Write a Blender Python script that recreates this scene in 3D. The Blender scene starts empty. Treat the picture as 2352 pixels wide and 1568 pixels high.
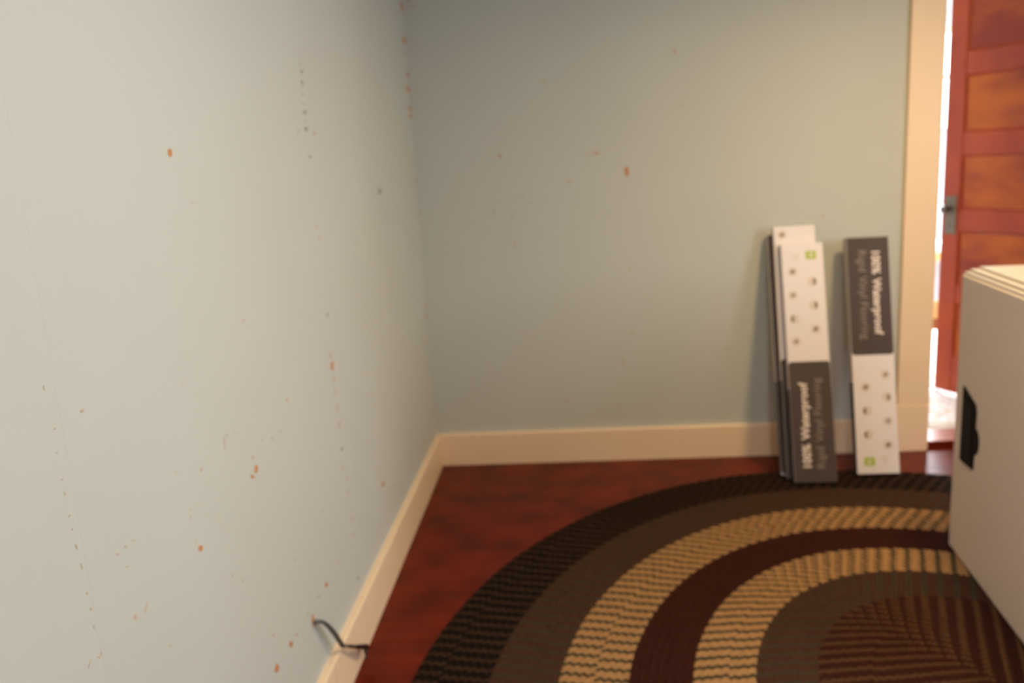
import bpy, bmesh, math, random
import numpy as np
from mathutils import Vector, Matrix
random.seed(7); rng = np.random.default_rng(7)
SC = bpy.context.scene; COL = SC.collection

# ---------------------------------------------------------------- camera
cd = bpy.data.cameras.new('camera'); cam = bpy.data.objects.new('camera', cd); COL.objects.link(cam)
cr = Vector((0.99614, 0.06636, -0.05742)); cu = Vector((0.04234, 0.20977, 0.97683)); cf = Vector((-0.07686, 0.97550, -0.20615))
m = Matrix(((cr.x, cu.x, -cf.x, 0.7351), (cr.y, cu.y, -cf.y, -4.1153), (cr.z, cu.z, -cf.z, 1.5), (0, 0, 0, 1)))
cam.matrix_world = m
cd.sensor_width = 22.3; cd.lens = 1951.6 / 2352 * 22.3; cd.clip_start = 0.02; cd.clip_end = 200
cd.dof.use_dof = True; cd.dof.focus_distance = 0.75; cd.dof.aperture_fstop = 3.5
SC.camera = cam

# ---------------------------------------------------------------- sky, lights, exposure
w = bpy.data.worlds.new('sky'); SC.world = w; w.use_nodes = True
bg = w.node_tree.nodes['Background']; bg.inputs[0].default_value = (0.93, 0.97, 1.0, 1); bg.inputs[1].default_value = 6.0

def area(name, loc, target, sx, sy, power, color):
    l = bpy.data.lights.new(name, 'AREA'); l.shape = 'RECTANGLE'; l.size = sx; l.size_y = sy
    l.energy = power; l.color = color
    o = bpy.data.objects.new(name, l); COL.objects.link(o); o.location = loc
    d = Vector(target) - Vector(loc); o.rotation_euler = d.to_track_quat('-Z', 'Y').to_euler(); return o
area('window_daylight', (4.02, -3.30, 1.80), (0, -3.30, 1.80), 1.30, 1.20, 150 * 0.30, (0.72, 0.84, 1.0))
area('ceiling_lamp_light', (2.20, -1.45, 2.38), (2.20, -1.45, 0), 0.28, 0.28, 80 * 0.42, (1.0, 0.71, 0.31))
area('left_wall_fill_light', (1.40, -2.9, 2.40), (1.40, -2.9, 0), 0.3, 0.3, 80 * 0.35, (1.0, 0.92, 0.84))  # added fill with no lamp behind it, lifts the upper left wall
area('next_room_window_daylight', (5.3, 1.7, 1.7), (3.0, 1.5, 0.3), 1.6, 1.5, 300 * 0.52, (1.0, 0.97, 1.0))
area('far_window_daylight', (3.90, 3.17, 1.97), (3.6, 1.0, 0.6), 1.5, 0.7, 280, (0.97, 0.98, 1.0))
SC.view_settings.view_transform = 'Standard'; SC.view_settings.look = 'None'
SC.view_settings.gamma = 1.0; SC.view_settings.use_curve_mapping = False
SC.view_settings.exposure = 0.0
SC.cycles.max_bounces = 8; SC.cycles.diffuse_bounces = 5

# ---------------------------------------------------------------- materials
def srgb(r, g, b):
    f = lambda c: (c / 255 / 12.92) if c / 255 <= 0.04045 else ((c / 255 + 0.055) / 1.055) ** 2.4
    return (f(r), f(g), f(b), 1)
def mat(name, col, rough=0.6, var=0.0, scale=8.0, col2=None, bump=0.0, stretch=(1, 1, 1), metal=0.0, coat=0.0, detail=4, contrast=(0.3, 0.7), bscale=None, spec=0.5, rnd=0.0, world=False):
    M = bpy.data.materials.new(name); M.use_nodes = True; nt = M.node_tree; N = nt.nodes; L = nt.links
    b = N['Principled BSDF']; b.inputs['Roughness'].default_value = rough; b.inputs['Metallic'].default_value = metal
    b.inputs['Coat Weight'].default_value = coat; b.inputs['Coat Roughness'].default_value = 0.15
    b.inputs['Specular IOR Level'].default_value = spec
    b.inputs['Base Color'].default_value = col
    if var or col2 or bump:
        tc = N.new('ShaderNodeTexCoord'); mp = N.new('ShaderNodeMapping'); mp.inputs['Scale'].default_value = stretch
        L.new(tc.outputs['Object'], mp.inputs[0])
        if world:   # the stain was laid over the whole floor, so its blotches run across the boards
            ge = N.new('ShaderNodeNewGeometry'); L.new(ge.outputs['Position'], mp.inputs[0])
        n = N.new('ShaderNodeTexNoise'); n.inputs['Scale'].default_value = scale; n.inputs['Detail'].default_value = detail
        L.new(mp.outputs[0], n.inputs['Vector'])
        if rnd: oi = N.new('ShaderNodeObjectInfo')
        if rnd and not world:
            n.noise_dimensions = '4D'
            mm = N.new('ShaderNodeMath'); mm.operation = 'MULTIPLY'; mm.inputs[1].default_value = 40
            L.new(oi.outputs['Random'], mm.inputs[0]); L.new(mm.outputs[0], n.inputs['W'])
        rp = N.new('ShaderNodeValToRGB'); rp.color_ramp.elements[0].position = contrast[0]; rp.color_ramp.elements[1].position = contrast[1]
        c2 = col2 or tuple(c * (1 - var) for c in col[:3]) + (1,)
        rp.color_ramp.elements[0].color = col; rp.color_ramp.elements[1].color = c2
        L.new(n.outputs['Fac'], rp.inputs[0])
        if rnd:
            hs = N.new('ShaderNodeHueSaturation'); L.new(rp.outputs[0], hs.inputs['Color'])
            mr = N.new('ShaderNodeMapRange'); mr.inputs['To Min'].default_value = 1 - rnd; mr.inputs['To Max'].default_value = 1 + rnd
            L.new(oi.outputs['Random'], mr.inputs['Value']); L.new(mr.outputs[0], hs.inputs['Value']); L.new(hs.outputs[0], b.inputs['Base Color'])
        else:
            L.new(rp.outputs[0], b.inputs['Base Color'])
        if bump:
            n2 = N.new('ShaderNodeTexNoise'); n2.inputs['Scale'].default_value = bscale or scale * 6; n2.inputs['Detail'].default_value = 3
            L.new(mp.outputs[0], n2.inputs['Vector'])
            bp_ = N.new('ShaderNodeBump'); bp_.inputs['Strength'].default_value = bump; bp_.inputs['Distance'].default_value = 0.003
            L.new(n2.outputs['Fac'], bp_.inputs['Height']); L.new(bp_.outputs[0], b.inputs['Normal'])
    return M
wall_paint = mat('sage_grey_wall_paint', (0.55, 0.555, 0.50, 1), 0.75, col2=(0.53, 0.53, 0.48, 1), scale=1.6, bump=0.12, bscale=60)
ceil_paint = mat('ceiling_paint', (0.46, 0.44, 0.40, 1), 0.9, var=0.04)
trim_paint = mat('cream_trim_paint', (0.90, 0.67, 0.45, 1), 0.42, col2=(0.87, 0.64, 0.42, 1), scale=3, bump=0.06, bscale=30)
chip_orange = mat('orange_bare_wood', (0.62, 0.27, 0.10, 1), 0.8, var=0.3, scale=60)
chip_dark = mat('dark_nail_dent', (0.30, 0.27, 0.21, 1), 0.9, var=0.3, scale=60)
chip_pale = mat('thin_worn_paint', (0.56, 0.42, 0.29, 1), 0.8, var=0.12, scale=60)
floor_wood = mat('red_brown_floor_wood', (0.155, 0.014, 0.002, 1), 0.26, col2=(0.080, 0.007, 0.001, 1), scale=5.0, bump=0.06, bscale=25, stretch=(1.0, 1.1, 1), contrast=(0.34, 0.68), rnd=0.06, spec=0.10, world=True)
sill_wood = mat('polished_glare_threshold_wood', (0.50, 0.24, 0.20, 1), 0.22, var=0.3, scale=8, spec=0.8, coat=0.6)  # polished wood, paled: doorway glare is put into its colour
floor_under = mat('dark_subfloor', (0.04, 0.012, 0.006, 1), 0.8, var=0.3)
door_wood = mat('varnished_orange_wood', (0.27, 0.044, 0.010, 1), 0.38, col2=(0.20, 0.028, 0.008, 1), scale=3.0, bump=0.05, spec=0.14, contrast=(0.35, 0.65))
door_panel_wood = mat('varnished_figured_wood', (0.31, 0.072, 0.006, 1), 0.36, col2=(0.17, 0.024, 0.008, 1), scale=2.2, stretch=(0.7, 1, 2.0), bump=0.05, spec=0.12, contrast=(0.38, 0.60), detail=6)
old_metal = mat('tarnished_metal', (0.13, 0.105, 0.068, 1), 0.55, var=0.35, scale=30, metal=0.1, spec=0.2)
knob_metal = mat('dark_knob_metal', (0.10, 0.08, 0.06, 1), 0.25, var=0.3, scale=30, metal=0.8)
card_white = mat('white_carton_board', (0.79, 0.71, 0.71, 1), 0.55, var=0.03, scale=5, bump=0.05)
card_side = mat('shaded_white_carton_board', (0.60, 0.50, 0.44, 1), 0.6, var=0.06, scale=5)  # white board darkened, the shade on the carton sides is in the colour
card_dark = mat('charcoal_printed_carton', (0.085, 0.062, 0.056, 1), 0.55, col2=(0.072, 0.053, 0.048, 1), scale=6, spec=0.2)
ink_white = mat('pale_lettering_ink', (0.86, 0.72, 0.64, 1), 0.5, var=0.03)
ink_grey = mat('brown_grey_lettering_ink', (0.27, 0.205, 0.165, 1), 0.5, var=0.05)
ink_icon = mat('icon_brown_ink', (0.19, 0.13, 0.09, 1), 0.5, var=0.1)
ink_ring = mat('icon_pale_grey_ink', (0.70, 0.58, 0.50, 1), 0.5, var=0.03)
ink_green = mat('lime_green_ink', (0.42, 0.50, 0.05, 1), 0.5, var=0.08, scale=20)
big_card = mat('white_crate_board', (0.88, 0.71, 0.57, 1), 0.6, var=0.04, scale=3, bump=0.05)
big_edge = mat('pale_lid_board', (0.46, 0.40, 0.35, 1), 0.6, var=0.06, scale=9)
black_plastic = mat('black_plastic', (0.008, 0.006, 0.006, 1), 0.6, var=0.3, scale=20, spec=0.12)
label_film = mat('dark_grey_film', (0.016, 0.011, 0.011, 1), 0.6, var=0.25, scale=14, spec=0.12)
cable_grey = mat('grey_cable_sheath', (0.12, 0.125, 0.11, 1), 0.4, var=0.4, scale=40)
cable_black = mat('black_cable_sheath', (0.010, 0.011, 0.012, 1), 0.35, var=0.3, scale=40)
rug_dark = mat('braid_yarn_near_black', srgb(30, 19, 12), 0.95, var=0.35, scale=60, spec=0.1)
rug_fleck = mat('braid_yarn_dark_fleck', srgb(66, 44, 29), 0.95, var=0.3, scale=60, spec=0.1)
rug_brown = mat('braid_yarn_brown', srgb(74, 46, 32), 0.95, var=0.25, scale=60, spec=0.1)
rug_olive = mat('braid_yarn_olive_grey', srgb(66, 57, 42), 0.95, var=0.25, scale=60, spec=0.1)
rug_tan = mat('braid_yarn_tan', srgb(172, 128, 82), 0.95, var=0.2, scale=60, spec=0.1)
rug_green = mat('braid_yarn_green_grey', srgb(70, 62, 44), 0.95, var=0.25, scale=60, spec=0.1)
rug_maroon = mat('braid_yarn_maroon', srgb(60, 25, 15), 0.95, var=0.25, scale=60, spec=0.1)
rug_center = mat('braid_yarn_red_brown', srgb(58, 28, 18), 0.95, var=0.25, scale=60, spec=0.1)
rug_flecktan = mat('braid_yarn_tan_fleck', srgb(88, 58, 35), 0.95, var=0.25, scale=60, spec=0.1)
rug_base = mat('rug_underside', srgb(30, 20, 14), 1.0, var=0.2)
shag_white = mat('white_shag_pile', (0.86, 0.84, 0.84, 1), 0.95, var=0.06, scale=20)
shag_beige = mat('beige_shag_pile', (0.72, 0.58, 0.36, 1), 0.95, var=0.1, scale=20)
white_paint = mat('white_wall_paint', (0.60, 0.61, 0.67, 1), 0.8, var=0.03)
honey_wood = mat('honey_wood', (0.74, 0.42, 0.14, 1), 0.4, var=0.25, scale=5, stretch=(1, 1, 6))
white_cloth = mat('white_cloth', (0.9, 0.9, 0.9, 1), 0.95, var=0.04)
glass = bpy.data.materials.new('window_glass'); glass.use_nodes = True
_n = glass.node_tree.nodes; _n.clear(); _o = _n.new('ShaderNodeOutputMaterial'); _t = _n.new('ShaderNodeBsdfTransparent'); _g = _n.new('ShaderNodeBsdfGlossy')
_g.inputs['Roughness'].default_value = 0.02; _x = _n.new('ShaderNodeMixShader'); _x.inputs[0].default_value = 0.07
for a_, b_ in ((_t.outputs[0], _x.inputs[1]), (_g.outputs[0], _x.inputs[2]), (_x.outputs[0], _o.inputs[0])): glass.node_tree.links.new(a_, b_)

# ---------------------------------------------------------------- helpers
def link(name, me, mats=None, parent=None, loc=None):
    o = bpy.data.objects.new(name, me); COL.objects.link(o)
    if mats is not None and not me.materials:
        for mm in (mats if isinstance(mats, (list, tuple)) else [mats]): me.materials.append(mm)
    if parent: o.parent = parent
    if loc: o.location = loc
    return o
def tag(o, label=None, cat=None, group=None, kind=None):
    if label: o['label'] = label
    if cat: o['category'] = cat
    if group: o['group'] = group
    if kind: o['kind'] = kind
    return o
def empty(name, loc=(0, 0, 0), rz=0):
    o = bpy.data.objects.new(name, None); COL.objects.link(o); o.location = loc; o.rotation_euler.z = rz; o.empty_display_size = .1; return o
def bx(bm, x0, x1, y0, y1, z0, z1, bev=0.0, seg=1):
    vs = [bm.verts.new((x, y, z)) for x in (x0, x1) for y in (y0, y1) for z in (z0, z1)]
    F = [(0, 1, 3, 2), (4, 6, 7, 5), (0, 4, 5, 1), (2, 3, 7, 6), (0, 2, 6, 4), (1, 5, 7, 3)]
    fs = [bm.faces.new([vs[i] for i in f]) for f in F]
    if bev:
        es = list({e for f in fs for e in f.edges})
        bmesh.ops.bevel(bm, geom=es, offset=bev, segments=seg, affect='EDGES', profile=0.5)
    return vs
def box(name, x0, x1, y0, y1, z0, z1, M, parent=None, bev=0.0, seg=1):
    bm = bmesh.new(); bx(bm, x0, x1, y0, y1, z0, z1, bev, seg)
    me = bpy.data.meshes.new(name); bm.to_mesh(me); bm.free(); return link(name, me, M, parent)
def frombm(name, bm, M, parent=None, smooth=False):
    bmesh.ops.recalc_face_normals(bm, faces=bm.faces)
    me = bpy.data.meshes.new(name); bm.to_mesh(me); bm.free()
    if smooth:
        for p in me.polygons: p.use_smooth = True
    return link(name, me, M, parent)
def plate(bm, pts, y0, y1):
    """closed outline in x,z extruded from y0 to y1"""
    a = [bm.verts.new((x, y0, z)) for x, z in pts]; b = [bm.verts.new((x, y1, z)) for x, z in pts]
    bm.faces.new(a); bm.faces.new(b[::-1])
    for i in range(len(pts)):
        j = (i + 1) % len(pts); bm.faces.new((a[j], a[i], b[i], b[j]))
def tube(bm, pts, rads, n=10, flat=1.0):
    pts = [Vector(p) for p in pts]; rings = []
    up = Vector((0, 0, 1))
    for i, p in enumerate(pts):
        t = (pts[min(i + 1, len(pts) - 1)] - pts[max(i - 1, 0)]).normalized()
        s = t.cross(up); s = s.normalized() if s.length > 1e-4 else Vector((1, 0, 0)); v = s.cross(t)
        r = rads[i] if isinstance(rads, (list, tuple)) else rads
        rings.append([bm.verts.new(p + s * math.cos(2 * math.pi * k / n) * r * flat + v * math.sin(2 * math.pi * k / n) * r) for k in range(n)])
    for a, b in zip(rings, rings[1:]):
        for k in range(n): bm.faces.new((a[k], a[(k + 1) % n], b[(k + 1) % n], b[k]))
    bm.faces.new(rings[0][::-1]); bm.faces.new(rings[-1])
def lathe(bm, prof, axis_origin, axis, n=20):
    ax = Vector(axis).normalized(); s = ax.orthogonal().normalized(); v = ax.cross(s); O = Vector(axis_origin); rings = []
    for r, h in prof:
        rings.append([bm.verts.new(O + ax * h + (s * math.cos(2 * math.pi * k / n) + v * math.sin(2 * math.pi * k / n)) * max(r, 1e-4)) for k in range(n)])
    for a, b in zip(rings, rings[1:]):
        for k in range(n): bm.faces.new((a[k], a[(k + 1) % n], b[(k + 1) % n], b[k]))
    bm.faces.new(rings[0][::-1]); bm.faces.new(rings[-1])
def smooth_path(P, k=6):
    P = [Vector(p) for p in P]; out = []
    for i in range(len(P) - 1):
        p0, p1, p2, p3 = P[max(i - 1, 0)], P[i], P[i + 1], P[min(i + 2, len(P) - 1)]
        for j in range(k):
            t = j / k; out.append(0.5 * ((2 * p1) + (p2 - p0) * t + (2 * p0 - 5 * p1 + 4 * p2 - p3) * t * t + (3 * p1 - p0 - 3 * p2 + p3) * t ** 3))
    out.append(P[-1]); return out
def text_mesh(body, size, bold=0.0, depth=0.0004):
    c = bpy.data.curves.new('t', 'FONT'); c.body = body; c.size = size; c.offset = bold; c.extrude = depth; c.resolution_u = 3
    o = bpy.data.objects.new('t', c); COL.objects.link(o); dg = bpy.context.evaluated_depsgraph_get(); dg.update()
    me = bpy.data.meshes.new_from_object(o.evaluated_get(dg)); bpy.data.objects.remove(o); bpy.data.curves.remove(c); me.materials.clear(); return me
LCH = [(-2.554,1.554,0.0211,0.0173,0,0),(-2.485,1.457,0.027,0.0033,0,2),(-1.698,1.624,0.0328,0.012,0,1),(-1.694,1.67,0.0287,0.0108,0,1),(-1.694,1.646,0.0328,0.0096,0,2),(-1.688,1.548,0.0249,0.0097,0,1),(-1.687,1.802,0.0163,0.0108,0,2),(-1.683,1.78,0.0164,0.0145,0,1),(-1.689,1.75,0.0163,0.0169,0,1),(-1.692,1.72,0.0163,0.0144,0,2),(-1.694,1.693,0.0164,0.0096,0,2),(-1.767,1.617,0.0232,0.0117,0,2),(-1.622,1.615,0.0262,0.0149,0,2),(-0.835,1.418,0.0531,0.0261,0,1),(-1.691,1.351,0.0211,0.0122,0,2),(-1.681,1.319,0.0171,0.0147,0,2),(-2.307,1.192,0.0146,0.0111,0,2),(-2.094,0.947,0.0278,0.0124,0,2),(-2.952,1.177,0.0127,0.0074,0,2),(-1.679,1.089,0.0305,0.0086,0,1),(-1.69,0.97,0.0218,0.0368,-5,2),(-1.684,0.935,0.0351,0.032,-5,0),(-1.684,0.895,0.0264,0.0246,-5,2),(-1.681,0.853,0.0177,0.0296,-5,2),(-1.674,0.803,0.0223,0.0322,-5,2),(-1.671,0.747,0.018,0.0373,-5,2),(-1.674,0.671,0.0407,0.0112,0,1),(-1.681,0.61,0.0271,0.0174,0,2),(-1.644,0.429,0.0283,0.0176,0,2),(-1.642,0.376,0.0332,0.0101,0,2),(-1.653,0.52,0.0139,0.0251,-5,2),(-1.652,0.563,0.0139,0.0176,-5,2),(-2.487,0.967,0.0061,0.0442,2,2),(-2.471,0.979,0.0166,0.0069,0,2),(-2.344,0.856,0.0267,0.024,-10,0),(-2.368,0.848,0.0284,0.0091,30,0),(-2.352,0.888,0.0144,0.0129,0,2),(-2.226,0.889,0.0273,0.0059,30,2),(-2.164,0.887,0.0232,0.005,30,2),(-2.288,0.906,0.0154,0.0047,0,2),(-2.603,0.954,0.0143,0.008,0,2),(-2.703,0.986,0.0094,0.003,0,2),(-2.653,0.814,0.0222,0.0125,25,0),(-2.535,0.695,0.012,0.0067,0,2),(-2.487,0.658,0.0191,0.0061,20,2),(-2.669,0.899,0.0116,0.0038,0,2),(-2.673,0.886,0.0099,0.0038,0,2),(-2.922,0.933,0.0138,0.0039,25,2),(-2.898,0.934,0.012,0.0039,25,2),(-2.874,0.934,0.0087,0.0033,25,2),(-2.902,0.902,0.0096,0.0026,25,2),(-2.901,0.813,0.0146,0.0093,35,2),(-2.867,0.81,0.0038,0.0272,45,2),(-3.012,0.811,0.0143,0.0043,25,2),(-3.038,0.815,0.0029,0.018,45,2),(-2.17,0.55,0.0239,0.0091,20,2),(-1.953,0.365,0.0406,0.0157,25,0),(-2.025,0.368,0.0312,0.0109,25,2),(-1.823,0.367,0.0329,0.0118,20,2),(-2.123,0.373,0.0222,0.0146,25,2),(-2.095,0.342,0.0228,0.0211,0,0),(-2.266,0.371,0.0331,0.0196,30,0),(-2.219,0.37,0.0232,0.014,20,2),(-2.368,0.372,0.0324,0.0242,30,0),(-2.364,0.456,0.0174,0.0112,10,2),(-1.206,0.369,0.0579,0.019,15,0),(-1.031,0.296,0.1734,0.0046,12,2),(-1.917,0.572,0.0299,0.0068,0,2),(-2.058,0.642,0.023,0.0053,0,2),(-1.64,0.221,0.0288,0.0114,0,1),(-1.567,0.379,0.0301,0.0091,0,2),(-2.81,0.705,0.0112,0.0036,0,2),(-2.629,1.135,0.0203,0.0023,0,2),(-2.429,0.969,0.0131,0.0044,0,2),(-2.666,0.836,0.01,0.0031,0,2),(-3.03,1.234,0.0028,0.0115,-6,2),(-3.022,1.172,0.0066,0.0047,0,2),(-3.026,1.138,0.0047,0.0041,0,2),(-3.025,1.098,0.0076,0.0035,0,2),(-3.025,1.077,0.0048,0.0082,-6,2),(-3.023,1.042,0.0077,0.0041,0,2),(-3.022,1.021,0.0048,0.0053,0,2),(-3.02,0.993,0.0039,0.0143,-6,2),(-3.016,0.96,0.003,0.0144,-6,2),(-3.014,0.916,0.006,0.0073,-6,2),(-3.012,0.89,0.006,0.0073,0,2),(-3.012,0.86,0.0041,0.0085,-6,2),(-3.006,0.813,0.0041,0.0074,0,2),(0.033,2.222,0.0809,0.0454,0,0),(0.011,2.074,0.0922,0.0369,0,0),(0.017,2.015,0.0811,0.0205,0,2),(-0.001,1.925,0.0693,0.0245,0,0),(0.015,1.859,0.0934,0.0328,0,0),(0.01,1.773,0.0936,0.0246,0,0),(0.017,1.738,0.0823,0.0164,0,0),(-0.014,1.439,0.0706,0.0244,0,2),(0.032,1.277,0.0606,0.0369,0,2),(-0.009,0.835,0.0607,0.0363,0,2),(-0.02,0.785,0.0848,0.0322,0,2),(-0.05,0.668,0.0481,0.0399,0,2),(-0.042,0.319,0.0491,0.0199,0,2)]
BCH = [(1.234,1.951,0.0177,0.0209,25,0),(1.264,1.713,0.0239,0.0156,20,2),(0.632,1.857,0.0444,0.0136,30,2),(0.405,1.532,0.0166,0.0242,15,0),(0.861,1.519,0.0448,0.012,10,0),(0.818,1.512,0.0245,0.006,10,2),(1.001,1.425,0.0245,0.0544,0,0),(0.725,1.394,0.0227,0.0244,35,0),(0.491,1.335,0.0584,0.0062,10,2),(0.536,1.308,0.0188,0.0165,0,2),(0.448,1.244,0.0105,0.0498,-20,2),(0.361,1.27,0.0084,0.0539,-15,2),(0.636,1.224,0.0209,0.0124,25,2),(0.449,1.108,0.0127,0.0379,0,2),(1.002,0.962,0.0167,0.0148,0,2),(1.026,0.984,0.0104,0.0105,0,2),(0.185,1.019,0.0107,0.0171,0,2),(1.908,1.169,0.012,0.0203,15,2),(0.671,0.313,0.0174,0.0272,0,2),(0.953,0.505,0.0107,0.0575,8,2),(1.004,0.646,0.0127,0.0218,0,2),(1.462,0.55,0.0293,0.0109,0,2),(0.682,0.405,0.0108,0.0112,0,2),(0.038,2.229,0.0182,0.0189,-30,0),(0.025,2.251,0.0162,0.0113,0,0),(0.995,1.564,0.0101,0.0199,0,2),(0.924,0.283,0.0173,0.0091,0,2)]

# ---------------------------------------------------------------- room shell
RX, RY, H = 4.10, -5.60, 2.62           # right wall, rear wall, ceiling
DX0, DX1, DH = 2.415, 3.335, 2.44       # doorway in the back wall
WT = 0.12
floor = box('floor', -0.12, RX + 0.12, RY - 0.12, 0.0, -0.06, -0.018, floor_under); tag(floor, kind='structure')
# strip boards run along x; each one is a part of the floor
bw = 0.0635; y = -0.0006; row = 0
protos = {}
def board_mesh(L, key):
    if key not in protos:
        bm = bmesh.new(); bx(bm, 0.0004, L - 0.0004, -bw + 0.0006, -0.0006, -0.018, 0.0, 0.0009)
        me = bpy.data.meshes.new('floor_board'); bm.to_mesh(me); bm.free(); me.materials.append(floor_wood); protos[key] = me
    return protos[key]
while y > -4.35:
    x = 0.0; first = True
    while x < RX - 1e-4:
        L = random.choice((0.9, 1.4, 1.9, 2.3)) if not first else random.choice((0.7, 1.2, 1.6, 2.1))
        L = min(L, RX - x)
        if RX - x - L < 0.4: L = RX - x
        link('floor_board', board_mesh(L, round(L, 3)), None, floor, (x, y, 0)); x += L; first = False
    y -= bw; row += 1
rest = bmesh.new()
while y > RY:
    y2 = max(y - bw, RY); bx(rest, 0, RX, y2 + 0.0006, y - 0.0006, -0.018, 0, 0.0009); y -= bw
rb = frombm('floor_boards_behind', rest, floor_wood, floor); tag(rb, kind='stuff'); rb.name = 'far_floor_boards'

def wall_with_hole(name, axis, p0, p1, a0, a1, z0, z1, hole, M):
    """axis 'x': slab between x=p0..p1 running along y a0..a1; axis 'y': slab y=p0..p1 along x"""
    bm = bmesh.new(); h = hole
    parts = [(a0, a1, z0, z1)] if not h else [(a0, h[0], z0, z1), (h[1], a1, z0, z1), (h[0], h[1], h[3], z1)] + ([(h[0], h[1], z0, h[2])] if h[2] > z0 else [])
    for (s0, s1, b0, b1) in parts:
        if axis == 'x': bx(bm, p0, p1, s0, s1, b0, b1)
        else: bx(bm, s0, s1, p0, p1, b0, b1)
    o = frombm(name, bm, M); tag(o, kind='structure'); return o
G = 0.0001
wl = box('wall_left', -0.12, -0.010, RY, WT, 0, H, wall_paint); tag(wl, kind='structure')
def panel(name, parent, pts_box):
    return box(name, *pts_box, wall_paint, parent, 0.00018)
ys = [0.0, -1.665, -3.005, -4.35, RY]
for a, b in zip(ys, ys[1:]): panel('wall_panel', wl, (-0.010, 0.0, b + G * .5, a - G * .5, 0.0, H))
wb = wall_with_hole('wall_back', 'y', 0.010, WT, -0.12, RX + 0.12, 0, H, (DX0, DX1, 0, DH), wall_paint)
xs = [0.0, 0.44, 0.99, 1.42, 2.09, DX0]
for a, b in zip(xs, xs[1:]): panel('wall_panel', wb, (a + G * .4, b - G * .4, 0.0, 0.010, 0.0, H))
panel('wall_panel', wb, (DX1, RX, 0.0, 0.010, 0, H)); panel('wall_panel', wb, (DX0, DX1, 0.0, 0.010, DH, H))
wr = wall_with_hole('wall_right', 'x', RX, RX + 0.12, RY - .12, WT, 0, H, (-3.95, -2.65, 1.20, 2.40), wall_paint)
wrear = wall_with_hole('wall_rear', 'y', RY - 0.12, RY, -0.12, RX + .12, 0, H, None, wall_paint)
ce = box('ceiling', -0.12, RX + 0.12, RY - 0.12, WT, H, H + 0.1, ceil_paint); tag(ce, kind='structure')

# paint chips: flush irregular flakes of bare wood on the walls
def chips(parent, data, axis, name):
    bm = bmesh.new()
    for (h, z, w_, hh, ang, c) in data:
        h = min(h, -0.004 - w_ * 0.5) if axis == 0 else max(h, 0.004 + w_ * 0.5)
        n = 8; a = math.radians(-ang); ph = random.random() * 6; k = 0.78 if c == 2 else 0.95
        pts = []
        for i in range(n):
            t = 2 * math.pi * i / n + ph; r = random.uniform(0.72, 1.12) * 0.5 * k
            u_, v_ = math.cos(t) * w_ * r, math.sin(t) * hh * r
            # slant in the plane of the wall as seen facing it
            pts.append((h + u_ * math.cos(a) - v_ * math.sin(a) * (1 if axis == 1 else -1) * -1, z + u_ * math.sin(a) + v_ * math.cos(a)))
        th = 0.0007
        if axis == 1: V = [bm.verts.new((p, -th, q)) for p, q in pts]; B = [bm.verts.new((p, 0.001, q)) for p, q in pts]
        else: V = [bm.verts.new((th, p, q)) for p, q in pts]; B = [bm.verts.new((-0.001, p, q)) for p, q in pts]
        fs = [bm.faces.new(V)] + [bm.faces.new((V[i], V[(i + 1) % n], B[(i + 1) % n], B[i])) for i in range(n)]
        for f in fs: f.material_index = c
    o = frombm(name, bm, [chip_orange, chip_dark, chip_pale], parent); tag(o, kind='stuff'); return o
chips(wl, LCH, 0, 'paint_chips'); chips(wb, BCH, 1, 'paint_chips')

# baseboards
BH, BT = 0.165, 0.022
def base_profile(bm, along, s0, s1):
    prof = [(0, 0), (BT, 0), (BT, BH - 0.006), (BT - 0.004, BH), (0, BH)]
    def P(s, d, z): return (d, s, z) if along == 'y' else (s, -d, z)
    A = [bm.verts.new(P(s0, d, z)) for d, z in prof]; B = [bm.verts.new(P(s1, d, z)) for d, z in prof]
    bm.faces.new(A); bm.faces.new(B[::-1])
    for i in range(5): bm.faces.new((A[i], A[(i + 1) % 5], B[(i + 1) % 5], B[i]))
bl = empty('baseboard_left'); tag(bl, kind='structure')
for s0, s1 in ((-0.0005, -1.6625), (-1.6648, -2.0195), (-2.0218, RY)):
    bm = bmesh.new(); base_profile(bm, 'y', s0, s1); frombm('board', bm, trim_paint, bl)
bb = empty('baseboard_back'); tag(bb, kind='structure')
bm = bmesh.new(); base_profile(bm, 'x', BT + 0.0005, 2.262); frombm('board', bm, trim_paint, bb)
bm = bmesh.new(); base_profile(bm, 'x', DX1 + 0.153, RX); frombm('board', bm, trim_paint, bb)
br = empty('baseboard_right'); tag(br, kind='structure')
bm = bmesh.new(); bx(bm, RX - BT, RX, RY, -BT - .0005, 0, BH, 0.002); frombm('board', bm, trim_paint, br)
bq = empty('baseboard_rear'); tag(bq, kind='structure')
bm = bmesh.new(); bx(bm, BT + .0005, RX - BT - .0005, RY, RY + BT, 0, BH, 0.002); frombm('board', bm, trim_paint, bq)

# windows outside the frame of the photograph (they let the daylight in)
def window(n, axis, p, a0, a1, z0, z1):
    e = empty('window_%d' % n); tag(e, kind='structure')
    def B(nm, s0, s1, q0, q1, d0, d1, M=trim_paint, par=e):
        return box(nm, d0, d1, s0, s1, q0, q1, M, par, 0.002) if axis == 'x' else box(nm, s0, s1, d0, d1, q0, q1, M, par, 0.002)
    f = 0.05; d0, d1 = p + 0.03, p + 0.07
    B('frame', a0, a0 + f, z0, z1, d0, d1); B('frame', a1 - f, a1, z0, z1, d0, d1)
    B('frame', a0 + f, a1 - f, z0, z0 + f, d0, d1); B('frame', a0 + f, a1 - f, z1 - f, z1, d0, d1)
    zm = (z0 + z1) / 2; B('frame', a0 + f, a1 - f, zm - 0.02, zm + 0.02, d0, d1)
    B('pane', a0 + f, a1 - f, z0 + f, zm - .02, p + 0.048, p + 0.052, glass); B('pane', a0 + f, a1 - f, zm + .02, z1 - f, p + 0.048, p + 0.052, glass)
    return e
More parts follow.
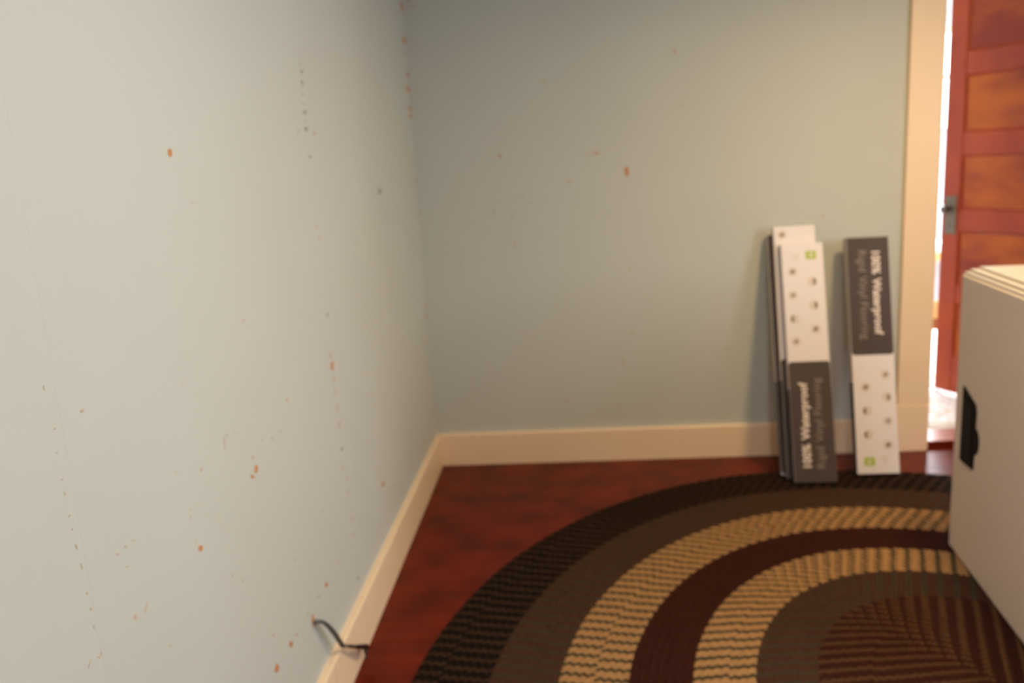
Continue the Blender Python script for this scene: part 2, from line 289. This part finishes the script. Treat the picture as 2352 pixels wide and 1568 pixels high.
window(1, 'x', RX, -3.95, -2.65, 1.20, 2.40)

# doorway: casing, jambs, threshold
tr = empty('trim_1'); tag(tr, kind='structure')
box('casing_board', 2.272, 2.415, -0.022, 0.0, 0.236, DH + 0.0, trim_paint, tr, 0.003)
box('plinth_block', 2.264, 2.418, -0.028, 0.0, 0.0, 0.2355, trim_paint, tr, 0.003)
box('casing_board', DX1, DX1 + 0.143, -0.022, 0.0, 0.236, DH, trim_paint, tr, 0.003)
box('plinth_block', DX1 - .003, DX1 + 0.151, -0.028, 0.0, 0.0, 0.2355, trim_paint, tr, 0.003)
box('casing_board', 2.265, DX1 + 0.15, -0.024, 0.0, DH + 0.0005, DH + 0.145, trim_paint, tr, 0.003)
box('jamb_board', DX0 - 0.0, DX0 + 0.018, 0.0, WT, 0.0, DH - 0.018, trim_paint, tr, 0.002)
box('jamb_board', DX1 - 0.018, DX1, 0.0, WT, 0.0, DH - 0.018, trim_paint, tr, 0.002)
box('jamb_board', DX0, DX1, 0.0, WT, DH - 0.018, DH, trim_paint, tr, 0.002)
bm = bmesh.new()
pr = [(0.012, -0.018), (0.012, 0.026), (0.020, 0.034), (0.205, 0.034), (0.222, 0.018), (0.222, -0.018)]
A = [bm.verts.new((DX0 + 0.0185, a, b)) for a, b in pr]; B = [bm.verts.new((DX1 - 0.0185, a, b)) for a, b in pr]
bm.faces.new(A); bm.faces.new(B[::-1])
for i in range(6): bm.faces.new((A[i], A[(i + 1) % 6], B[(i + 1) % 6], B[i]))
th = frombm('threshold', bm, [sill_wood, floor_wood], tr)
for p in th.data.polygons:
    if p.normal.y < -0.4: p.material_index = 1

# the next room
NX0, NX1, NY = 1.6, 5.4, 3.20
f2 = box('floor_2', NX0 - .1, NX1 + .1, 0.0, NY + .1, -0.06, -0.018, floor_under); f2.name = 'next_room_floor'; tag(f2, kind='structure')
y = 0.0
while y < NY:
    y2 = min(y + 0.0889, NY)
    box('floor_board', NX0, NX1, y + 0.0005, y2 - 0.0005, -0.018, 0, floor_wood, f2, 0.0009); y = y2
o = box('wall_next_left', NX0 - .1, NX0, WT, NY, 0, H, white_paint); tag(o, kind='structure')
o = wall_with_hole('wall_next_right', 'x', NX1, NX1 + .1, WT, NY, 0, H, (0.8, 2.6, 0.9, 2.4), white_paint)
wf = wall_with_hole('wall_next_back', 'y', NY, NY + .12, NX0 - .1, NX1 + .1, 0, H, (3.1, 4.7, 1.585, 2.36), white_paint)
o = box('ceiling_next', NX0 - .1, NX1 + .1, WT, NY + .12, H, H + .1, ceil_paint); tag(o, kind='structure')
o = box('wall_next_front', RX + .12, NX1 + .1, WT - .1, WT, 0, H, white_paint); tag(o, kind='structure')
window(2, 'y', NY + 0.02, 3.1, 4.7, 1.585, 2.36)
t2 = empty('trim_2'); tag(t2, kind='structure')
box('window_sill', 3.02, 4.78, NY - 0.05, NY + 0.03, 1.555, 1.584, white_paint, t2, 0.004)
box('head_board', 3.02, 4.78, NY - 0.025, NY, 2.361, 2.45, white_paint, t2, 0.004)
window(3, 'x', NX1 - 0.02, 0.8, 2.6, 0.9, 2.4)
bn = empty('baseboard_next'); tag(bn, kind='structure')
box('board', NX0, NX1, NY - 0.02, NY, 0, 0.15, honey_wood, bn, 0.003)

# ---------------------------------------------------------------- the open door
dd = Vector((-0.440, 0.898, 0)); nn = Vector((-0.898, -0.440, 0)); P0 = Vector((2.835, 0.930, 0))
DW, DT, Z0, Z1 = 0.862, 0.036, 0.043, 2.42
# local frame: x from the free edge towards the hinge, y outwards (visible face = +y at 0), z up
door = empty('door_1', P0); tag(door, kind='structure')
door.rotation_euler.z = math.atan2(-dd.y, -dd.x)   # local x = -dd
# with local x = (0.44,-0.898), local y = (0.898,0.44) = -nn : the visible face is local y = 0, thickness goes +y
def dbox(nm, x0, x1, y0, y1, z0, z1, M=door_wood, par=None, bev=0.004): return box(nm, x0, x1, y0, y1, z0, z1, M, par or door, bev)
ST = 0.115
dbox('stile', 0, ST, 0, DT, Z0, Z1); dbox('stile', DW - ST, DW, 0, DT, Z0, Z1)
rails = [(Z0, 0.254), (0.565, 0.668), (0.980, 1.100), (1.396, 1.518), (1.818, 1.940), (2.30, Z1)]
for a, b in rails: dbox('rail', ST + .0005, DW - ST - .0005, 0, DT, a, b)
for (a, b), (c, d) in zip(rails, rails[1:]):
    pz0, pz1 = b, c
    bm = bmesh.new(); bx(bm, ST + .001, DW - ST - .001, 0.0125, DT - 0.0125, pz0 + .001, pz1 - .001)
    frombm('door_panel', bm, door_panel_wood, door)
    # sloped sticking round the panel
    bm = bmesh.new(); x0, x1 = ST + .0005, DW - ST - .0005; s = 0.012
    for (q0, q1) in ((0.002, 0.0125),):
        o_ = [(x0, pz0), (x1, pz0), (x1, pz1), (x0, pz1)]; i_ = [(x0 + s, pz0 + s), (x1 - s, pz0 + s), (x1 - s, pz1 - s), (x0 + s, pz1 - s)]
        A = [bm.verts.new((p, q0, q)) for p, q in o_]; B = [bm.verts.new((p, q1, q)) for p, q in i_]; C = [bm.verts.new((p, q1, q)) for p, q in o_]
        for i in range(4):
            j = (i + 1) % 4; bm.faces.new((A[i], A[j], B[j], B[i])); bm.faces.new((C[j], C[i], B[i], B[j])); bm.faces.new((A[j], A[i], C[i], C[j]))
    frombm('moulding', bm, door_wood, door)
lp = dbox('lock_plate', 0.024, 0.098, -0.004, 0.001, 0.960, 1.172, old_metal, bev=0.0015); tag(lp, 'tarnished grey metal lock plate')
bm = bmesh.new(); lathe(bm, [(0.018, 0), (0.018, .004), (0.010, .007), (0.008, .022), (0.012, .026), (0.023, .032), (0.025, .040), (0.021, .048), (0.009, .051), (0.001, .0515)], (0.052, -0.003, 1.100), (0, -1, 0))
frombm('door_knob', bm, knob_metal, door, True)
bm = bmesh.new(); lathe(bm, [(0.008, 0), (0.008, .003), (0.003, .0035)], (0.058, -0.0035, 1.005), (0, -1, 0), 12); frombm('keyhole_cover', bm, knob_metal, door)
for z in (0.35, 1.2, 2.1):
    bm = bmesh.new(); lathe(bm, [(0.007, 0), (0.007, .10)], (DW + 0.004, DT + 0.002, z), (0, 0, 1), 10); frombm('hinge', bm, old_metal, door)

# ---------------------------------------------------------------- braided rug
rug = empty('braided_rug', (1.936, -2.203, 0), 0.27)
tag(rug, 'large oval braided rug in dark brown, tan and maroon bands on the red floor', 'rug')
RA, RB, RN = 1.739, 1.964, 1.93
bands = [(0.230, 9, (0, 0, 1), 36), (0.206, 8, (2, 2, 3), 36), (0.204, 8, (4, 4, 5), 36), (0.184, 7, (6, 6, 7), 45), (0.179, 7, (4, 4, 5), 54), (0.177, 7, (2, 2, 3), 54), (0.559, 22, (7, 7, 8), 54)]
RM = [rug_dark, rug_fleck, rug_brown, rug_olive, rug_tan, rug_green, rug_maroon, rug_center, rug_flecktan]
# one low dome
def dome():
    v = []; f = []
    n = 7
    for (r, h) in ((1.0, 0.0), (0.88, 0.62)):
        for k in range(n):
            t = 2 * math.pi * k / n; v.append((math.cos(t) * r, math.sin(t) * r, h))
    v.append((0, 0, 1.0))
    for k in range(n):
        j = (k + 1) % n; f += [(k, j, n + j), (k, n + j, n + k), (n + k, n + j, 2 * n)]
    return np.array(v), np.array(f)
DV, DF = dome()
off = 0.0; PITCH = 0.0168; first_ring = True
for (bwid, rows, trio, start) in bands:
    rw = bwid / rows
    for r_ in range(rows):
        o0 = off + (r_ + 0.5) * rw; a, b = RA - o0, RB - o0
        if a < 0.004: continue
        t = np.linspace(0, 2 * np.pi, 1441) + math.radians(start)
        c, s = np.cos(t), np.sin(t)
        X = a * np.sign(c) * np.abs(c) ** (2 / RN); Y = b * np.sign(s) * np.abs(s) ** (2 / RN)
        ds = np.hypot(np.diff(X), np.diff(Y)); S = np.concatenate([[0], np.cumsum(ds)]); per = S[-1]
        n = max(3, int(round(per / PITCH / 3)) * 3)
        verts = []; faces = []; mi = []
        for col, sd in ((0, -1), (1, 1)):
            ss = (np.arange(n) + 0.5 * col) * per / n
            px = np.interp(ss, S, X); py = np.interp(ss, S, Y)
            e = 0.002; tx = np.interp((ss + e) % per, S, X) - np.interp((ss - e) % per, S, X); ty = np.interp((ss + e) % per, S, Y) - np.interp((ss - e) % per, S, Y)
            L = np.hypot(tx, ty) + 1e-9; tx /= L; ty /= L; nx, ny = ty, -tx
            an = math.radians(58) * sd
            ux, uy = tx * math.cos(an) + nx * math.sin(an), ty * math.cos(an) + ny * math.sin(an)
            vx, vy = -uy, ux
            cx, cy = px + nx * sd * rw * 0.235, py + ny * sd * rw * 0.235
            hl, hw, hh = 0.0115, 0.0076, 0.0085
            base = 0.0035 + rng.uniform(-0.0006, 0.0006, n)
            V = np.stack([cx[:, None] + ux[:, None] * DV[None, :, 0] * hl + vx[:, None] * DV[None, :, 1] * hw,
                          cy[:, None] + uy[:, None] * DV[None, :, 0] * hl + vy[:, None] * DV[None, :, 1] * hw,
                          base[:, None] + DV[None, :, 2] * hh], -1)
            off_v = sum(len(q) for q in verts)
            F = DF[None] + (np.arange(n) * len(DV))[:, None, None] + off_v
            verts.append(V.reshape(-1, 3)); faces.append(F.reshape(-1, 3)); mi.append(np.repeat(np.arange(n) % 3, len(DF)))
        # flat core strip under the lobes
        m_ = 96; tt = np.linspace(0, 2 * np.pi, m_, endpoint=False); cc, sn = np.cos(tt), np.sin(tt)
        ring = []
        for d_, z_ in ((rw * .5, 0.0008), (rw * .48, 0.0045), (-rw * .48, 0.0045), (-rw * .5, 0.0008)):
            aa, bb_ = max(a + d_, 0.001), max(b + d_, 0.001)
            ring.append(np.stack([aa * np.sign(cc) * np.abs(cc) ** (2 / RN), bb_ * np.sign(sn) * np.abs(sn) ** (2 / RN), np.full(m_, z_)], -1))
        off_v = sum(len(q) for q in verts); verts += ring
        F = []
        for q in range(4):
            q2 = (q + 1) % 4
            for k in range(m_):
                j = (k + 1) % m_; A_, B_, C_, D_ = off_v + q * m_ + k, off_v + q * m_ + j, off_v + q2 * m_ + j, off_v + q2 * m_ + k
                F += [(A_, B_, C_), (A_, C_, D_)]
        faces.append(np.array(F)); mi.append(np.full(len(F), 3))
        V = np.concatenate(verts); F = np.concatenate(faces); MI = np.concatenate(mi)
        me = bpy.data.meshes.new('braid'); me.vertices.add(len(V)); me.vertices.foreach_set('co', V.ravel().astype('f'))
        me.loops.add(F.size); me.loops.foreach_set('vertex_index', F.ravel().astype('i'))
        me.polygons.add(len(F)); me.polygons.foreach_set('loop_start', np.arange(0, F.size, 3).astype('i'))
        for q in trio: me.materials.append(RM[q])
        me.materials.append(rug_base)
        me.polygons.foreach_set('material_index', MI.astype('i')); me.polygons.foreach_set('use_smooth', np.ones(len(F), bool)); me.update()
        link('braid', me, None, rug)
    off += bwid

# ---------------------------------------------------------------- slim flooring cartons leaning on the wall
def rounded(x0, x1, z0, z1, r, corners=(1, 1, 1, 1), n=4):
    P = []
    for i, (cx, cz, a0) in enumerate(((x0, z0, 180), (x1, z0, 270), (x1, z1, 0), (x0, z1, 90))):
        if corners[i]:
            sx = 1 if cx == x0 else -1; sz = 1 if cz == z0 else -1
            for k in range(n + 1):
                a = math.radians(a0 + 90 * k / n); P.append((cx + sx * r + r * math.cos(a), cz + sz * r + r * math.sin(a)))
        else: P.append((cx, cz))
    return P
def words(body, size, bold, ink):
    full = text_mesh(body, size, bold); X_ = [v.co.x for v in full.vertices]; out = []; pre = ''
    for wd in body.split(' '):
        me = text_mesh(wd, size, bold); me.materials.append(ink)
        if pre:
            q = text_mesh(pre + '|', size, bold); dx = max(v.co.x for v in q.vertices) - 0.08 * size; bpy.data.meshes.remove(q)
        else: dx = 0
        out.append((me, dx)); pre += wd + ' '
    return out, min(X_), max(X_)
TXT1 = words('100% Waterproof', 0.047, 0.0011, ink_white); TXT2 = words('Rigid Vinyl Flooring', 0.040, 0.0, ink_grey)
TXT3 = text_mesh('22', 0.030, 0.0006); TXT3.materials.append(ink_ring)
GLY = text_mesh('N', 0.022, 0.0008); GLY.materials.append(card_white)
def carton(label, W, T, L, flip, foot, tilt, roll=0.0, yaw=0.0, split=0.5, icons=True, badge=True):
    """local frame: x right, y=0 front face (box body goes +y), z along the carton from its foot.
    flip False: charcoal half at the foot; True: the same print turned half round, charcoal on top"""
    e = empty('flooring_carton'); tag(e, label, 'carton', 'leaning flooring cartons')
    e.matrix_world = Matrix.Translation(foot) @ Matrix.Rotation(yaw, 4, 'Z') @ Matrix.Rotation(-tilt, 4, 'X') @ Matrix.Rotation(roll, 4, 'Y')
    X = W / 2
    box('carton_body', -X, X, 0, T, 0, L, card_white, e, 0.0016, 2)
    zs = L * split
    def tr_(p): return (p[0], p[1]) if not flip else (-p[0], L - p[1])
    # charcoal sleeve of print on the face, with rounded inner corners
    bm = bmesh.new(); pts = [tr_(p) for p in rounded(-X + 0.001, X - 0.001, 0.001, zs, 0.014, (0, 0, 1, 1))]
    plate(bm, pts, -0.0006, 0.0004); band = frombm('charcoal_print', bm, card_dark, e)
    # side print: white above with shade in its colour, charcoal below
    zb = L * 0.385
    for sx in (-1, 1):
        xa, xb = (-X - 0.0006, -X + 0.0004) if sx < 0 else (X - 0.0004, X + 0.0006)
        box('side_print', xa, xb, 0.0015, T - 0.0015, 0.001, zb, card_dark, e)
        box('shaded_white_side_print', xa, xb, 0.0015, T - 0.0015, zb + .0005, L - .001, card_side, e)
    # lettering reads along the carton
    for (wds, mn, mx), length, u, cz in ((TXT1, 0.375, -0.030, 0.255), (TXT2, 0.400, 0.030, 0.262)):
        sc_ = length / (mx - mn)
        for me, dx in wds:
            o = link('lettering', me, None, band)
            if not flip:
                R_ = Matrix(((0, -1, 0, 0), (0, 0, -1, 0), (1, 0, 0, 0), (0, 0, 0, 1))); base = Matrix.Translation((u + 0.014, -0.0008, cz - length / 2 - mn * sc_ + dx * sc_))
            else:
                R_ = Matrix(((0, 1, 0, 0), (0, 0, -1, 0), (-1, 0, 0, 0), (0, 0, 0, 1))); base = Matrix.Translation((-u - 0.014, -0.0008, L - (cz - length / 2 - mn * sc_ + dx * sc_)))
            o.matrix_local = base @ R_ @ Matrix.Diagonal((sc_, sc_, 1, 1))
    if icons:
        rows_ = [(-0.050, 0.585, 0), (0.040, 0.635, 1), (-0.052, 0.680, 2), (0.038, 0.735, 3), (-0.052, 0.780, 0), (0.038, 0.835, 3), (-0.048, 0.880, 1)] + ([] if badge else [(-0.056, 0.966, 1)])
        for (u, q, k) in rows_:
            p = tr_((u, q * L))
            bm = bmesh.new(); plate(bm, [(p[0] + 0.0215 * math.cos(2 * math.pi * i / 20), p[1] + 0.0215 * math.sin(2 * math.pi * i / 20)) for i in range(20)], -0.0006, 0.0004)
            ic = frombm('round_icon', bm, ink_ring, e)
            sg = -1 if flip else 1; bm = bmesh.new()
            if k == 3:    # dark half disc
                pp = [(p[0] + sg * (0.004 + 0.013 * math.cos(a_)), p[1] + 0.017 * math.sin(a_)) for a_ in [math.pi * (-.5 + i / 8) for i in range(9)]]
            elif k == 2:
                pp = [(p[0] + sg * (-0.002 - 0.012 * math.cos(a_)), p[1] + 0.016 * math.sin(a_)) for a_ in [math.pi * (-.5 + i / 8) for i in range(9)]]
            elif k == 1:
                pp = [(p[0] - .013, p[1] - .006), (p[0] + .004, p[1] - .010), (p[0] + .013, p[1] + .006), (p[0] - .002, p[1] + .010)]
            else:
                pp = [(p[0] - .010, p[1] - .009), (p[0] + .008, p[1] - .004), (p[0] + .010, p[1] + .009), (p[0] - .004, p[1] + .006)]
            plate(bm, pp, -0.0012, -0.0004); frombm('icon_mark', bm, ink_icon, ic)
        if not badge: return e
        p = tr_((0.038, 0.948 * L))
        bm = bmesh.new(); plate(bm, rounded(p[0] - 0.0235, p[0] + 0.0235, p[1] - 0.019, p[1] + 0.019, 0.003), -0.0008, 0.0004)
        gs = frombm('green_badge', bm, ink_green, e); tag(gs, 'small lime green square badge')
        o = link('badge_mark', GLY, None, gs)
        R_ = Matrix(((0, -1, 0, 0), (0, 0, -1, 0), (1, 0, 0, 0), (0, 0, 0, 1))) if not flip else Matrix(((0, 1, 0, 0), (0, 0, -1, 0), (-1, 0, 0, 0), (0, 0, 0, 1)))
        sg = -1 if flip else 1
        o.matrix_local = Matrix.Translation((p[0] + sg * 0.008, -0.0010, p[1] - sg * 0.008)) @ R_
        p = tr_((-0.030, 0.945 * L)); o = link('faint_number', TXT3, None, e)
        o.matrix_local = Matrix.Translation((p[0] + sg * 0.010, -0.0008, p[1] - sg * 0.018)) @ R_
    return e
RZ = 0.0135
carton('white and charcoal flooring carton foremost in the left stack, charcoal half down', 0.185, 0.036, 1.083, False, (1.772, -0.450, RZ + .010), math.radians(16.5), math.radians(0.1))
carton('white-topped flooring carton standing taller behind the foremost left carton', 0.187, 0.034, 1.158, False, (1.752, -0.396, RZ + .009), math.radians(15.7), math.radians(0.1), split=0.47, badge=False)
carton('hindmost carton of the left stack against the wall, only its dark edge showing', 0.187, 0.034, 1.115, True, (1.737, -0.348, RZ + .009), math.radians(15.5), math.radians(0.0), split=0.995, icons=False)
carton('flooring carton leaning alone by the door casing, charcoal half up, white half down', 0.187, 0.050, 1.078, True, (2.070, -0.374, RZ + .012), math.radians(13.8), math.radians(0.2))

# ---------------------------------------------------------------- tall pale storage crate at the right
fd = Vector((-0.098, -0.995, 0))    # along the visible face towards the viewer
crate = empty('storage_crate', (2.082, -1.070, 0)); crate.rotation_euler.z = math.atan2(-0.098, 0.995) * 1.0
tag(crate, 'tall pale crate with layered lid and black side handle on the rug', 'crate')
# local: -y along the face to the viewer, +x into the crate
CL, CW, CH = 1.02, 0.62, 1.030
box('crate_body', 0, CW, -CL, 0, 0.0135, CH, big_card, crate, 0.007, 3)
box('lid_board', 0.004, CW - .004, -CL + .004, -0.004, CH + .0005, CH + 0.008, big_edge, crate, 0.003, 2)
box('lid_board', 0.022, CW - .010, -CL + .02, -0.006, CH + 0.0085, CH + 0.017, big_edge, crate, 0.003, 2)
box('lid_board', 0.050, CW - .014, -CL + .04, -0.010, CH + 0.0175, CH + 0.025, big_edge, crate, 0.003, 2)
# handle plate with a half-round thumb tab; drawn in local y (=-distance), z
def yz_plate(name, pts, x0, x1, M, par):
    bm = bmesh.new(); a = [bm.verts.new((x0, p, q)) for p, q in pts]; b = [bm.verts.new((x1, p, q)) for p, q in pts]
    bm.faces.new(a); bm.faces.new(b[::-1])
    for i in range(len(pts)): j = (i + 1) % len(pts); bm.faces.new((a[i], a[j], b[j], b[i]))
    return frombm(name, bm, M, par)
bump = [(-0.208 - 0.036 * math.sin(a_), 0.487 + 0.046 * math.cos(a_)) for a_ in [math.pi * (1 - i / 10) for i in range(11)]]
outl = [(-0.082, 0.378), (-0.082, 0.648), (-0.200, 0.612), (-0.210, 0.590)] + bump[::-1] + [(-0.205, 0.383)]
hp = yz_plate('handle_plate', outl, -0.005, 0.004, black_plastic, crate); tag(hp, 'black handle plate with half-round tab')
inn = [(-0.096, 0.400), (-0.096, 0.618), (-0.185, 0.590), (-0.185, 0.402)]
yz_plate('handle_grip', inn, -0.0075, -0.0045, label_film, hp)

# ---------------------------------------------------------------- cable from the wall
cb = empty('electric_cable', (0.0, -2.090, 0.326)); tag(cb, 'short cut cable poking from a hole low in the left wall', 'cable')
def cp(p): return (p[0], p[1] + 2.090, p[2] - 0.326)
bm = bmesh.new(); tube(bm, smooth_path([cp(p) for p in ((-0.008, -2.092, .326), (0.010, -2.086, 0.328), (0.022, -2.063, 0.308), (0.030, -2.025, 0.258), (0.034, -1.990, 0.205), (0.033, -1.972, 0.184))]), 0.0058, 10, 1.35)
frombm('grey_sheath', bm, cable_grey, cb, True)
bm = bmesh.new(); tube(bm, smooth_path([cp(p) for p in ((0.033, -1.974, .187), (0.040, -1.93, .158), (0.046, -1.87, 0.118), (0.046, -1.80, 0.075), (0.040, -1.765, 0.050))]), [0.0035] * 6 + [0.0050] * 6 + [0.0080] * 6 + [0.0095] * 6 + [0.003], 10)
frombm('black_core', bm, cable_black, cb, True)
bm = bmesh.new(); tube(bm, smooth_path([cp(p) for p in ((0.044, -1.800, .072), (0.050, -1.812, .062), (0.056, -1.835, .054))], 4), [0.0055] * 5 + [0.004] * 3 + [0.002], 8)
frombm('bare_wire_end', bm, cable_black, cb, True)
hr = bmesh.new(); 
import math as _m
ringo = [(0.010 * _m.cos(t), 0.016 * _m.sin(t)) for t in [2 * _m.pi * i / 14 for i in range(14)]]
a = [hr.verts.new((0.0009, p, q)) for p, q in ringo]; b = [hr.verts.new((-0.001, p, q)) for p, q in ringo]
hr.faces.new(a)
for i in range(14): hr.faces.new((a[i], a[(i + 1) % 14], b[(i + 1) % 14], b[i]))
o = frombm('torn_hole_rim', hr, chip_orange, wl); o.location = (0, -2.092, 0.330)

# ---------------------------------------------------------------- things in the next room
bm = bmesh.new()
x0, x1, y0, y1 = 2.00, 4.30, 0.295, 2.68; nx_, ny_ = 190, 200; g = {}
for i in range(nx_ + 1):
    for j in range(ny_ + 1):
        x = x0 + (x1 - x0) * i / nx_; yy = y0 + (y1 - y0) * j / ny_
        ed = min(i, j, nx_ - i, ny_ - j)
        z = 0.001 if ed == 0 else (0.022 + random.uniform(-0.009, 0.010) + 0.008 * math.sin(yy * 42 + 0.8 * math.sin(x * 9)))
        g[i, j] = bm.verts.new((x + random.uniform(-.004, .004), yy + random.uniform(-.004, .004), z))
for i in range(nx_):
    for j in range(ny_):
        f = bm.faces.new((g[i, j], g[i + 1, j], g[i + 1, j + 1], g[i, j + 1]))
        yy = y0 + (y1 - y0) * j / ny_
        for k0, ww in ((0.50, .018), (0.66, .02), (1.06, .02), (1.22, .02), (1.75, .02), (2.3, .02)):
            if abs(yy + 0.010 * math.sin((x0 + (x1 - x0) * i / nx_) * 11) - k0) < ww: f.material_index = 1
sh = frombm('shaggy_rug', bm, [shag_white, shag_beige], None, True)
tag(sh, 'bright white shaggy rug on the floor beyond the doorway', 'rug')
bn_ = empty('wooden_bench', (3.82, 2.95, 0)); tag(bn_, 'honey wood bench glimpsed past the open door', 'bench')
box('seat', -0.35, 0.35, -0.16, 0.16, 0.545, 0.60, honey_wood, bn_, 0.004)
for sx in (-1, 1):
    for sy in (-1, 1): box('leg', sx * .31 - .018, sx * .31 + .018, sy * .13 - .018, sy * .13 + .018, 0.0, 0.545, honey_wood, bn_, 0.003)
cu_ = bmesh.new(); bx(cu_, -0.34, 0.34, -0.155, 0.155, 0.6005, 0.685, 0.03, 4)
o = frombm('bench_cushion', cu_, white_cloth, None, True); o.location = (3.82, 2.95, 0)
tag(o, 'white cushion lying on the honey wood bench', 'cushion')
